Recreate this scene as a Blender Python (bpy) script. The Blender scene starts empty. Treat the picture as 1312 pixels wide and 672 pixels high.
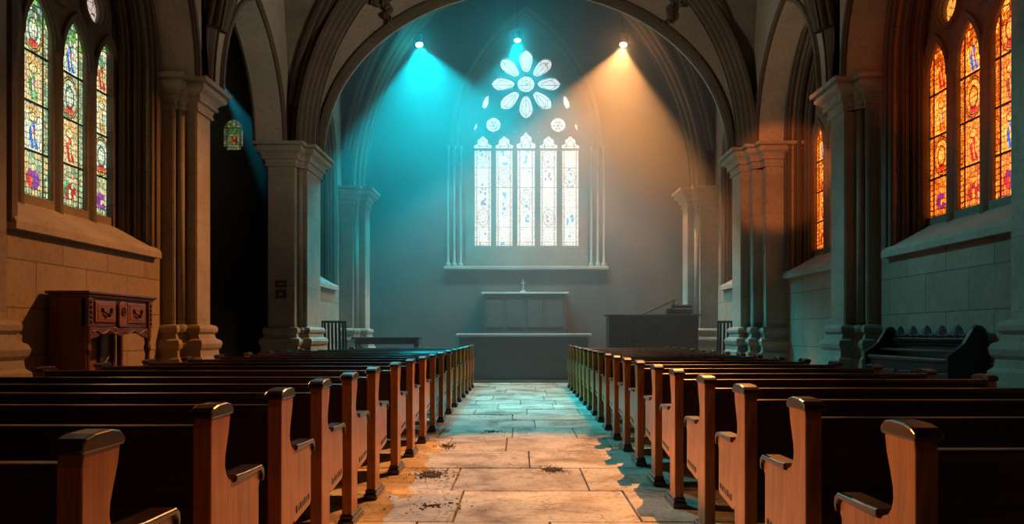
import bpy, bmesh, math, random
import numpy as np
from mathutils import Vector, Matrix
random.seed(7); rng = np.random.default_rng(11)
PI = math.pi
scene = bpy.context.scene
COL = scene.collection

# ------------------------------------------------------------------ helpers
def link(name, me, m=None, parent=None):
    o = bpy.data.objects.new(name, me); COL.objects.link(o)
    if m is not None:
        me.materials.clear(); me.materials.append(m)
    if parent is not None: o.parent = parent
    return o

def obj(name, bm, m, parent=None, smooth=False):
    bmesh.ops.recalc_face_normals(bm, faces=bm.faces[:])
    me = bpy.data.meshes.new(name); bm.to_mesh(me); bm.free()
    if smooth:
        for p in me.polygons: p.use_smooth = True
    return link(name, me, m, parent)

def empty(name, loc=(0, 0, 0), rz=0):
    o = bpy.data.objects.new(name, None); COL.objects.link(o)
    o.location = loc; o.rotation_euler = (0, 0, rz); o.empty_display_size = .2
    return o

def tag(o, label=None, cat=None, group=None, kind=None):
    if label: o['label'] = label
    if cat: o['category'] = cat
    if group: o['group'] = group
    if kind: o['kind'] = kind
    return o

def box(bm, x0, x1, y0, y1, z0, z1, bev=0.0, seg=2):
    r = bmesh.ops.create_cube(bm, size=1)
    vs = r['verts']
    for v in vs:
        v.co = Vector((x0 + (v.co.x + .5) * (x1 - x0), y0 + (v.co.y + .5) * (y1 - y0), z0 + (v.co.z + .5) * (z1 - z0)))
    if bev > 0:
        es = list({e for v in vs for e in v.link_edges})
        bmesh.ops.bevel(bm, geom=es, offset=bev, segments=seg, affect='EDGES', profile=.5)
    return bm

def B(): return bmesh.new()

def tube(bm, pts, r, seg=10, r1=None):
    pts = [Vector(p) for p in pts]; n = len(pts); rings = []
    for i, p in enumerate(pts):
        t = (pts[min(i + 1, n - 1)] - pts[max(i - 1, 0)]).normalized()
        up = Vector((0, 0, 1)) if abs(t.z) < .9 else Vector((0, 1, 0))
        a = t.cross(up).normalized(); b = t.cross(a).normalized()
        rr = r if r1 is None else r + (r1 - r) * i / (n - 1)
        rings.append([bm.verts.new(p + (a * math.cos(2 * PI * k / seg) + b * math.sin(2 * PI * k / seg)) * rr) for k in range(seg)])
    for i in range(n - 1):
        for k in range(seg):
            bm.faces.new((rings[i][k], rings[i][(k + 1) % seg], rings[i + 1][(k + 1) % seg], rings[i + 1][k]))
    bm.faces.new(rings[0][::-1]); bm.faces.new(rings[-1])
    return bm

def lathe(bm, prof, c=(0, 0, 0), seg=16):
    c = Vector(c); rings = []
    for r, z in prof:
        rings.append([bm.verts.new(c + Vector((r * math.cos(2 * PI * k / seg), r * math.sin(2 * PI * k / seg), z))) for k in range(seg)])
    for i in range(len(prof) - 1):
        for k in range(seg):
            bm.faces.new((rings[i][k], rings[i][(k + 1) % seg], rings[i + 1][(k + 1) % seg], rings[i + 1][k]))
    bm.faces.new(rings[0][::-1]); bm.faces.new(rings[-1])
    return bm

def offset_poly(poly, d):
    n = len(poly); out = []
    area = sum(poly[i][0] * poly[(i + 1) % n][1] - poly[(i + 1) % n][0] * poly[i][1] for i in range(n))
    s = 1 if area > 0 else -1
    for i in range(n):
        p0, p1, p2 = Vector(poly[i - 1]), Vector(poly[i]), Vector(poly[(i + 1) % n])
        d1 = (p1 - p0).normalized(); d2 = (p2 - p1).normalized()
        n1 = Vector((d1.y, -d1.x)) * s; n2 = Vector((d2.y, -d2.x)) * s
        m = n1 + n2; m = m / max(m.dot(n1), .3) if m.length > 1e-6 else n1
        out.append(p1 + m * d)
    return out

def loft(bm, poly, levels):
    """poly: plan outline; levels: list of (height, outward offset)"""
    rings = []
    for z, d in levels:
        rings.append([bm.verts.new((p.x, p.y, z)) for p in offset_poly(poly, d)])
    n = len(poly)
    for i in range(len(rings) - 1):
        for k in range(n):
            bm.faces.new((rings[i][k], rings[i][(k + 1) % n], rings[i + 1][(k + 1) % n], rings[i + 1][k]))
    f0 = bm.faces.new(rings[0][::-1]); f1 = bm.faces.new(rings[-1])
    bmesh.ops.triangulate(bm, faces=[f0, f1])
    return bm

def outline_mesh(outlines, depth, bevel=0.0, y0=0.0, res=1):
    """closed 2D outlines (x, up); nested ones are holes; solid runs from y0 to y0+depth"""
    cu = bpy.data.curves.new('outline', 'CURVE'); cu.dimensions = '2D'; cu.fill_mode = 'BOTH'
    cu.extrude = max(depth / 2 - bevel, 1e-4); cu.bevel_depth = bevel; cu.bevel_resolution = res
    cu.offset = -bevel
    for ol in outlines:
        sp = cu.splines.new('POLY'); sp.points.add(len(ol) - 1); sp.use_cyclic_u = True
        for p, q in zip(sp.points, ol): p.co = (q[0], q[1], 0, 1)
    ob = bpy.data.objects.new('outline', cu); COL.objects.link(ob)
    bpy.context.view_layer.update()
    me = bpy.data.meshes.new_from_object(ob.evaluated_get(bpy.context.evaluated_depsgraph_get()))
    bpy.data.objects.remove(ob); bpy.data.curves.remove(cu)
    me.transform(Matrix(((1, 0, 0, 0), (0, 0, -1, y0 + depth / 2), (0, 1, 0, 0), (0, 0, 0, 1))))
    for p in me.polygons: p.use_smooth = False
    return me

def solid(name, outlines, depth, m, parent=None, bevel=0.0, y0=0.0, res=1):
    return link(name, outline_mesh(outlines, depth, bevel, y0, res), m, parent)

def arch_pts(xc, W, spring, R, n=24):
    """pointed arch, from the left springing over the apex to the right one"""
    R = max(R, W); amax = math.acos((R - W) / R)
    left = [(xc - W + R - R * math.cos(a), spring + R * math.sin(a)) for a in [amax * i / n for i in range(n + 1)]]
    return left + [(2 * xc - x, z) for x, z in left[-2::-1]]

def RofRise(W, rise): return (W * W + rise * rise) / (2 * W)

def sweep(bm, path, binorm, prof, cap=True):
    """path of 3D points, binorm a fixed sideways direction, prof list of (outward, sideways)"""
    path = [Vector(p) for p in path]; b = Vector(binorm).normalized(); n = len(path); rings = []
    for i, p in enumerate(path):
        t = (path[min(i + 1, n - 1)] - path[max(i - 1, 0)]).normalized()
        nn = t.cross(b).normalized()
        rings.append([bm.verts.new(p + nn * a + b * s) for a, s in prof])
    m = len(prof)
    for i in range(n - 1):
        for k in range(m):
            bm.faces.new((rings[i][k], rings[i][(k + 1) % m], rings[i + 1][(k + 1) % m], rings[i + 1][k]))
    if cap:
        f = [bm.faces.new(rings[0][::-1]), bm.faces.new(rings[-1])]
        bmesh.ops.triangulate(bm, faces=f)
    return bm

def mould(w, d, rolls=3):
    """moulded rib section: half width w, depth d towards the opening"""
    half = [(0.04, w)]
    for k in range(rolls):
        a0 = -d * k / rolls; b0 = w * (1 - k / rolls); da = d / rolls; db = w / rolls
        half += [(a0 - .25 * da, b0), (a0 - .5 * da, b0 - .05 * db), (a0 - .75 * da, b0 - .3 * db), (a0 - .8 * da, b0 - .55 * db), (a0 - .45 * da, b0 - .75 * db), (a0 - .6 * da, b0 - .95 * db)]
    half.append((-d, w * .06))
    return half + [(a, -s) for a, s in half[::-1]]

# ------------------------------------------------------------------ materials
def newmat(name):
    m = bpy.data.materials.new(name); m.use_nodes = True
    nt = m.node_tree; bs = nt.nodes['Principled BSDF']
    return m, nt, bs
def N(nt, t, **kw):
    n = nt.nodes.new(t)
    for k, v in kw.items():
        if k in n.inputs: n.inputs[k].default_value = v
        else: setattr(n, k, v)
    return n
def ramp(nt, fac, stops):
    r = nt.nodes.new('ShaderNodeValToRGB'); nt.links.new(fac, r.inputs[0])
    while len(r.color_ramp.elements) < len(stops): r.color_ramp.elements.new(.5)
    for e, (p, c) in zip(r.color_ramp.elements, stops): e.position = p; e.color = (*c, 1)
    return r.outputs[0]
def mix(nt, fac, a, b, mode='MIX'):
    n = nt.nodes.new('ShaderNodeMix'); n.data_type = 'RGBA'; n.blend_type = mode
    for s, v in ((0, fac), (6, a), (7, b)):
        if isinstance(v, (int, float, tuple)): n.inputs[s].default_value = v if s == 0 else (*v, 1)
        else: nt.links.new(v, n.inputs[s])
    return n.outputs[2]
def bump(nt, bs, h, strength=.3, dist=.02, prev=None):
    b = N(nt, 'ShaderNodeBump', Strength=strength, Distance=dist); nt.links.new(h, b.inputs['Height'])
    if prev is not None: nt.links.new(prev, b.inputs['Normal'])
    nt.links.new(b.outputs[0], bs.inputs['Normal']); return b.outputs[0]

def stone(name, c1, c2, mortar, bw=.95, bh=.46, ms=.007, joints=1.0, rough=.85, var=.5):
    m, nt, bs = newmat(name); L = nt.links.new
    g = N(nt, 'ShaderNodeNewGeometry'); s = N(nt, 'ShaderNodeSeparateXYZ'); L(g.outputs['Position'], s.inputs[0])
    a = N(nt, 'ShaderNodeMath', operation='ADD'); L(s.outputs[0], a.inputs[0]); L(s.outputs[1], a.inputs[1])
    cb = N(nt, 'ShaderNodeCombineXYZ'); L(a.outputs[0], cb.inputs[0]); L(s.outputs[2], cb.inputs[1])
    nz = N(nt, 'ShaderNodeTexNoise', Scale=1.3, Detail=5.0); L(g.outputs['Position'], nz.inputs['Vector'])
    fine = N(nt, 'ShaderNodeTexNoise', Scale=14.0, Detail=6.0, Roughness=.65); L(g.outputs['Position'], fine.inputs['Vector'])
    br = N(nt, 'ShaderNodeTexBrick', offset=.5, Scale=1.0); L(cb.outputs[0], br.inputs['Vector'])
    br.inputs['Brick Width'].default_value = bw; br.inputs['Row Height'].default_value = bh
    br.inputs['Mortar Size'].default_value = ms; br.inputs['Mortar Smooth'].default_value = .2; br.inputs['Bias'].default_value = 0
    br.inputs['Color1'].default_value = (*c1, 1); br.inputs['Color2'].default_value = (*c2, 1)
    br.inputs['Mortar'].default_value = (*[c * (1 - joints) + mm * joints for c, mm in zip(c1, mortar)], 1)
    v = ramp(nt, nz.outputs[0], [(.3, (1 - var * .55,) * 3), (.7, (1.0, 1.0, 1.0))])
    c = mix(nt, 1.0, br.outputs[0], v, 'MULTIPLY')
    v2 = ramp(nt, fine.outputs[0], [(.32, (.62, .6, .58)), (.5, (1, 1, 1))])
    c = mix(nt, .6, c, v2, 'MULTIPLY'); L(c, bs.inputs['Base Color']); bs.inputs['Roughness'].default_value = rough
    p = bump(nt, bs, fine.outputs[0], .35, .015)
    iv = N(nt, 'ShaderNodeMath', operation='SUBTRACT'); iv.inputs[0].default_value = 1; L(br.outputs['Fac'], iv.inputs[1])
    bump(nt, bs, iv.outputs[0], .6 * joints, .012, p)
    return m

def wood(name, c1, c2, rough=.35, axis=0, coat=0.0, scale=1.0):
    m, nt, bs = newmat(name); L = nt.links.new
    tc = N(nt, 'ShaderNodeTexCoord'); mp = N(nt, 'ShaderNodeMapping'); L(tc.outputs['Object'], mp.inputs[0])
    sc = [14 * scale] * 3; sc[axis] = 1.1 * scale; mp.inputs['Scale'].default_value = sc
    nz = N(nt, 'ShaderNodeTexNoise', Scale=1.6, Detail=7.0, Roughness=.6, Distortion=1.4); L(mp.outputs[0], nz.inputs['Vector'])
    n2 = N(nt, 'ShaderNodeTexNoise', Scale=2.2, Detail=3.0); L(tc.outputs['Object'], n2.inputs['Vector'])
    c = ramp(nt, nz.outputs[0], [(.33, c2), (.62, c1)])
    v = ramp(nt, n2.outputs[0], [(.35, (.55, .5, .48)), (.6, (1, 1, 1))])
    L(mix(nt, .6, c, v, 'MULTIPLY'), bs.inputs['Base Color'])
    rr = ramp(nt, n2.outputs[0], [(.3, (rough + .12,) * 3), (.7, (rough,) * 3)]); L(rr, bs.inputs['Roughness'])
    if coat: bs.inputs['Coat Weight'].default_value = coat; bs.inputs['Coat Roughness'].default_value = .2
    bump(nt, bs, nz.outputs[0], .12, .004)
    return m

def plain(name, c, rough=.5, metal=0.0):
    m, nt, bs = newmat(name); bs.inputs['Roughness'].default_value = rough; bs.inputs['Metallic'].default_value = metal
    nz = N(nt, 'ShaderNodeTexNoise', Scale=9.0, Detail=4.0)
    nt.links.new(ramp(nt, nz.outputs[0], [(.3, tuple(x * .8 for x in c)), (.7, c)]), bs.inputs['Base Color'])
    return m

def emit(name, c, s):
    m, nt, bs = newmat(name); bs.inputs['Base Color'].default_value = (0, 0, 0, 1)
    bs.inputs['Emission Color'].default_value = (*c, 1); bs.inputs['Emission Strength'].default_value = s
    return m

def glass_attr(name, tint, strength):
    m, nt, bs = newmat(name); L = nt.links.new
    at = N(nt, 'ShaderNodeVertexColor'); at.layer_name = 'Col'
    c = mix(nt, 1.0, at.outputs[0], tint, 'MULTIPLY')
    bs.inputs['Base Color'].default_value = (.01, .01, .01, 1); bs.inputs['Roughness'].default_value = .25
    L(c, bs.inputs['Emission Color']); bs.inputs['Emission Strength'].default_value = strength
    return m

def glass_lead(name, col, lead, strength, scale=7.0, w=.035):
    m, nt, bs = newmat(name); L = nt.links.new
    tc = N(nt, 'ShaderNodeTexCoord')
    vo = N(nt, 'ShaderNodeTexVoronoi', feature='DISTANCE_TO_EDGE', Scale=scale); L(tc.outputs['Object'], vo.inputs['Vector'])
    vc = N(nt, 'ShaderNodeTexVoronoi', Scale=scale); L(tc.outputs['Object'], vc.inputs['Vector'])
    cc = mix(nt, .1, col, vc.outputs['Color'], 'MULTIPLY')
    f = ramp(nt, vo.outputs[0], [(w * .5, lead), (w, (1, 1, 1))])
    L(mix(nt, 1.0, cc, f, 'MULTIPLY'), bs.inputs['Emission Color']); bs.inputs['Emission Strength'].default_value = strength
    bs.inputs['Base Color'].default_value = (.01, .01, .01, 1)
    return m

M = {}
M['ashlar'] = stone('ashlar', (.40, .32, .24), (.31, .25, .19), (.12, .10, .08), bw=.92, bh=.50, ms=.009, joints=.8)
M['ashlar_back'] = stone('ashlar_back', (.105, .10, .09), (.09, .085, .08), (.06, .058, .055), bw=.9, bh=.45, joints=.4)  # dimness of the back wall put into a darker ashlar colour
M['pier'] = stone('pier_stone', (.42, .37, .30), (.38, .33, .27), (.22, .19, .16), bw=2.4, bh=.72, ms=.005, joints=.6, var=.6)
M['rib'] = stone('rib_stone', (.16, .12, .085), (.14, .105, .075), (.12, .09, .07), bw=3, bh=.8, joints=.3)
M['tracery'] = stone('tracery_stone', (.26, .22, .18), (.24, .2, .16), (.14, .12, .1), bw=2, bh=.7, joints=.3)
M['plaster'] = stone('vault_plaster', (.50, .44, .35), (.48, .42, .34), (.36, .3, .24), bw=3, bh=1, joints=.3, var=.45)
M['plaster_dim'] = stone('vault_plaster_dimmed', (.16, .15, .13), (.15, .14, .12), (.13, .12, .1), bw=3, bh=1, joints=.3, var=.45)  # dimmed copy of the vault plaster, chancel shade put into its colour
M['sill'] = stone('sill_stone', (.45, .40, .34), (.42, .37, .31), (.3, .26, .22), bw=1.6, bh=3, joints=.5)
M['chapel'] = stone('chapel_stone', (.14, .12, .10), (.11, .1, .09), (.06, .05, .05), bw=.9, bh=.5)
M['trim_pale'] = stone('pale_dressed_stone', (.38, .37, .34), (.36, .35, .32), (.25, .25, .22), bw=3, bh=1.2, joints=.2)
M['pew'] = wood('pew_end_wood', (.64, .25, .052), (.34, .115, .022), .30, axis=2, coat=.25)
M['pewcap'] = wood('pew_cap_wood', (.060, .024, .012), (.03, .012, .008), .24, axis=1, coat=.5)
M['pewback_unlit'] = wood('pew_wood_unlit', (.06, .024, .012), (.028, .012, .008), .42, axis=0)  # same pew wood, darkened in colour because backs and seats are unlit
M['dark'] = wood('dark_oak', (.055, .026, .016), (.02, .011, .008), .45, axis=0)
M['cab'] = wood('sideboard_wood', (.16, .05, .022), (.07, .022, .012), .38, axis=2, coat=.2)
M['cab2'] = wood('sideboard_panel_wood', (.30, .11, .045), (.17, .06, .025), .4, axis=0, coat=.2)
M['cresting'] = wood('black_oak', (.014, .012, .011), (.007, .006, .006), .40, axis=0, coat=.2)
M['altar'] = plain('altar_stone', (.10, .10, .095), .8)
M['altar_top'] = plain('altar_slab', (.6, .6, .56), .45)
M['iron'] = plain('black_iron', (.02, .02, .022), .45, .7)
M['brass'] = plain('brass', (.35, .26, .12), .35, .9)
M['lead'] = plain('lead', (.16, .12, .09), .7)
M['plaque'] = plain('plaque_slate', (.045, .045, .045), .4)
M['carved'] = stone('carved_stone', (.13, .10, .075), (.12, .09, .07), (.08, .06, .05), joints=.1)
M['dirt'] = plain('earth', (.07, .04, .022), .95)

def floor_mat():
    m, nt, bs = newmat('flagstone'); L = nt.links.new
    g = N(nt, 'ShaderNodeNewGeometry')
    at = N(nt, 'ShaderNodeVertexColor'); at.layer_name = 'Col'
    big = N(nt, 'ShaderNodeTexNoise', Scale=1.7, Detail=7.0, Roughness=.62, Distortion=.4); L(g.outputs['Position'], big.inputs['Vector'])
    fine = N(nt, 'ShaderNodeTexNoise', Scale=22.0, Detail=8.0, Roughness=.7); L(g.outputs['Position'], fine.inputs['Vector'])
    vo = N(nt, 'ShaderNodeTexVoronoi', feature='DISTANCE_TO_EDGE', Scale=1.15)
    wp = N(nt, 'ShaderNodeTexNoise', Scale=3.0, Detail=4.0); L(g.outputs['Position'], wp.inputs['Vector'])
    va = N(nt, 'ShaderNodeVectorMath', operation='ADD'); L(g.outputs['Position'], va.inputs[0]); L(wp.outputs['Color'], va.inputs[1]); L(va.outputs[0], vo.inputs['Vector'])
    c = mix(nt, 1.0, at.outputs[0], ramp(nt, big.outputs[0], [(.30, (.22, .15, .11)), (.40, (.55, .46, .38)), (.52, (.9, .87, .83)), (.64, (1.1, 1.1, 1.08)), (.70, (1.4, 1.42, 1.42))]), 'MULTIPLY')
    c = mix(nt, .85, c, ramp(nt, fine.outputs[0], [(.32, (.38, .3, .24)), (.50, (1, 1, 1))]), 'MULTIPLY')
    c = mix(nt, .75, c, ramp(nt, vo.outputs[0], [(.004, (.25, .2, .17)), (.012, (1, 1, 1))]), 'MULTIPLY')
    L(c, bs.inputs['Base Color']); bs.inputs['Roughness'].default_value = .62; bs.inputs['Specular IOR Level'].default_value = .35
    p = bump(nt, bs, big.outputs[0], .35, .03); p = bump(nt, bs, fine.outputs[0], .35, .01, p)
    bump(nt, bs, vo.outputs[0], .2, .01, p)
    return m
M['floor'] = floor_mat()

# ------------------------------------------------------------------ floor
def build_floor():
    X0, X1, Y0, Y1 = -10.0, 6.4, -2.6, 22.0
    bm = B(); colors = []
    y = Y0; r = random.Random(5)
    while y < Y1:
        d = r.uniform(.70, 1.0); x = X0 + r.uniform(-.6, 0)
        while x < X1:
            w = r.uniform(.62, 1.35); g = .0035
            n0 = len(bm.faces)
            zt = r.uniform(-.004, .004)
            c = r.choice([(.60, .53, .44), (.55, .48, .40), (.66, .59, .5), (.5, .45, .39), (.58, .5, .4)])
            vb = [bm.verts.new((x + g + a * (w - 2 * g), y + g + b * (d - 2 * g), -.03)) for a, b in ((0, 0), (1, 0), (1, 1), (0, 1))]
            e = .005
            vt = [bm.verts.new((x + g + e + a * (w - 2 * g - 2 * e), y + g + e + b * (d - 2 * g - 2 * e), zt)) for a, b in ((0, 0), (1, 0), (1, 1), (0, 1))]
            bm.faces.new(vt)
            for k in range(4): bm.faces.new((vb[k], vb[(k + 1) % 4], vt[(k + 1) % 4], vt[k]))
            colors += [c] * 5
            x += w
        y += d
    n = len(bm.faces)
    bm.faces.new([bm.verts.new(p) for p in ((X0 - 1, Y0, -.028), (X1 + 1.5, Y0, -.028), (X1 + 1.5, Y1 + 1, -.028), (X0 - 1, Y1 + 1, -.028))])
    colors.append((.09, .07, .055))
    me = bpy.data.meshes.new('floor'); bm.to_mesh(me); bm.free()
    ca = me.color_attributes.new('Col', 'FLOAT_COLOR', 'CORNER')
    for p in me.polygons:
        for li in p.loop_indices: ca.data[li].color = (*colors[p.index], 1)
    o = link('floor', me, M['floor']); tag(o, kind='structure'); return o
build_floor()

# ------------------------------------------------------------------ stained glass painting
def fract(a): return a - np.floor(a)
def hash2(i, j, s): return fract(np.sin(i * 127.1 + j * 311.7 + s * 74.7) * 43758.5453)
def paint(W, H, seed, res=.0075, pale=False):
    """colours of one light of stained glass on a fine grid, (x across, y up)"""
    nx = int(W / res) + 1; ny = int(H / res) + 1
    x, y = np.meshgrid(np.linspace(0, W, nx), np.linspace(0, H, ny))
    rs = np.random.default_rng(seed)
    # small leaded pieces: jittered cells
    cs = .05; gx = x / .05; gy = y / .072
    d1 = np.full(x.shape, 9.); d2 = np.full(x.shape, 9.); ci = np.zeros(x.shape); cj = np.zeros(x.shape)
    for di in (-1, 0, 1):
        for dj in (-1, 0, 1):
            i = np.floor(gx) + di; j = np.floor(gy) + dj
            px = i + .5 + (hash2(i, j, seed) - .5) * .5; py = j + .5 + (hash2(i, j, seed + 3) - .5) * .6
            d = np.hypot(gx - px, gy - py)
            nw = d < d1; d2 = np.where(nw, d1, np.minimum(d2, d)); ci = np.where(nw, i, ci); cj = np.where(nw, j, cj); d1 = np.where(nw, d, d1)
    lead = (d2 - d1) < .12
    h1 = hash2(ci, cj, seed + 9); h2 = hash2(ci, cj, seed + 17)
    C = np.zeros(x.shape + (3,))
    def put(mask, c, v=.35):
        k = (1 - v * h1)[..., None]; C[mask] = (np.array(c) * k)[mask]
    pal_bg = [(.62, .70, .52), (.75, .78, .62), (.50, .66, .60), (.80, .70, .42)]
    sel = (h2 * 4).astype(int) % 4
    for k in range(4): put(sel == k, pal_bg[k])
    u = x / W
    # border strips of alternating blocks
    bmask = (u < .15) | (u > .85); blk = np.floor(y / .07).astype(int) % 3
    put(bmask & (blk == 0), (.72, .45, .14)); put(bmask & (blk == 1), (.75, .80, .70)); put(bmask & (blk == 2), (.25, .42, .40))
    lead |= (np.abs(u - .15) < .02) | (np.abs(u - .85) < .02) | (bmask & (fract(y / .07) < .1))
    robes = [(.06, .22, .75), (.70, .04, .03), (.07, .40, .16), (.35, .07, .50), (.8, .42, .05)]
    ph = .575; npan = int(np.ceil(H / ph))
    for p in range(npan):
        yc = (p + .5) * ph; dy = (y - yc) / (ph * .5); dx = (u - .5) * 2
        kind = (p + seed) % 3 if p else 3
        if kind == 0:      # oval medallion with an amber ring
            r = np.hypot(dx / .58, dy / .8)
            put(r < 1.12, (.62, .36, .10)); put(r < .96, (.55, .72, .60)); put(r < .58, (.20, .32, .28)); put(r < .44, (.72, .78, .62))
            lead |= (np.abs(r - 1.12) < .035) | (np.abs(r - .96) < .035) | (np.abs(r - .58) < .04)
            put((np.hypot(dx / .3, (dy + .55) / .16) < 1), (.68, .06, .03))
        elif kind in (1, 2):    # a standing figure under a canopy
            put((np.abs(dx) < .62) & (dy > -.95) & (dy < .9), (.70, .76, .60) if kind == 1 else (.68, .55, .30))
            put((dy > .62) & (np.abs(dx) < .62) & (dy - .62 < .33 - np.abs(dx) * .4), (.72, .45, .16))
            body = (dy < .25) & (dy > -.85) & (np.abs(dx - .08 * np.sin(dy * 6)) < .15 + .13 * (.25 - dy))
            fold = np.sin(dx * 22 + dy * 5) > -.55
            put(body & fold, robes[(p * 2 + seed) % 5], .6)
            put(body & fold & (dx > .12 + .1 * np.sin(9 * dy)) & (dy > -.5), robes[(p * 2 + seed + 1) % 5], .5)
            put(np.hypot(dx / .26, (dy - .42) / .2) < 1, (.85, .66, .22)); put(np.hypot(dx / .15, (dy - .40) / .13) < 1, (.75, .60, .46), .1)
            lead |= (np.abs(np.hypot(dx / .26, (dy - .42) / .2) - 1) < .09) | (np.abs(np.abs(dx) - .62) < .025)
        else:              # bottom panel: quarries with a kneeling figure
            body = (np.hypot(dx / .45, (dy + .1) / .42) < 1) & (dy > -.5)
            put(y >= 0, (.42, .58, .36), .6); put((h2 > .75), (.66, .52, .25)); put(body & (h1 > .3), robes[3 if seed % 2 else 1], .6); put(body & (dx < -.08) & (h2 > .4), robes[(seed + 3) % 5], .6)
            put(np.hypot(dx / .16, (dy - .36) / .14) < 1, (.8, .65, .42))
            q = (fract(x / .05) < .12) | (fract(y / .075) < .09); lead |= q & (dy < -.45)
    put((y > H - .42) & (~bmask), (.25, .50, .42), .8)
    put((y > H - .42) & (h2 > .62), (.20, .55, .15), .6); put((y > H - .42) & (h2 < .2), (.75, .7, .5), .3)
    C *= (.72 + .5 * hash2(np.floor(x / .02), np.floor(y / .02), seed))[..., None]
    if pale:
        C = 1 - (1 - np.clip(C * 1.15, 0, 1)) * .16
        w = ((np.abs((u - .5) * 2) < .4) & (hash2(ci, cj, seed + 5) > .80) & (np.sin(y * 4.4 + seed) > .1))
        C[w] = np.array([(.05, .50, .75), (.10, .5, .75), (.25, .3, .5)])[seed % 3]
        C[lead] *= np.array((.42, .32, .26))
    else:
        C[lead] = (.035, .022, .012)
    bar = (fract(y / ph) < .03); C[bar] = (.02, .018, .015) if not pale else (.3, .28, .25)
    return x, y, C

def pane_mesh(W, H, seed, pale=False, res=.0075, amber=False):
    x, y, C = paint(W, H, seed, res, pale)
    if amber:
        lum = C.mean(-1, keepdims=True); blue = (C[..., 2:] > C[..., :1] * 1.7) & (C[..., 2:] > C[..., 1:2] * 1.5)
        amb = np.concatenate([lum * 1.25 + .12 * (lum > .05), lum ** 1.5 * .62, lum ** 2.2 * .12], -1)
        redm = C[..., :1] > C[..., 1:2] * 3
        C = np.where(blue, C * .7, np.where(redm, C * np.array((.8, .3, .3)), amb)); ny, nx = x.shape
    ny, nx = x.shape
    co = np.stack([x - W / 2, np.zeros_like(x), y], -1).reshape(-1, 3)
    idx = np.arange(nx * ny).reshape(ny, nx)
    f = np.stack([idx[:-1, :-1], idx[:-1, 1:], idx[1:, 1:], idx[1:, :-1]], -1).reshape(-1, 4)
    me = bpy.data.meshes.new('stained_glass'); me.from_pydata(co.tolist(), [], f.tolist())
    ca = me.color_attributes.new('Col', 'FLOAT_COLOR', 'POINT')
    ca.data.foreach_set('color', np.concatenate([C.reshape(-1, 3), np.ones((nx * ny, 1))], 1).astype(np.float32).ravel())
    return me

GL = {'day': glass_attr('daylit_glass', (1.0, .98, .86), 1.6), 'sunset': glass_attr('amber_glass', (1.0, .92, .8), 2.7),
      'red': glass_attr('red_glass', (1.0, .22, .1), 1.5), 'dim': glass_attr('dim_glass', (.5, .9, 1.0), .05)}
PANES = [pane_mesh(.54, 2.5, s) for s in (3, 4, 5, 7)]
APANES = [pane_mesh(.54, 2.5, s, amber=True) for s in (3, 4, 5, 7)]
def with_mat(me, m):
    c = me.copy(); c.materials.clear(); c.materials.append(m); return c

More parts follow.
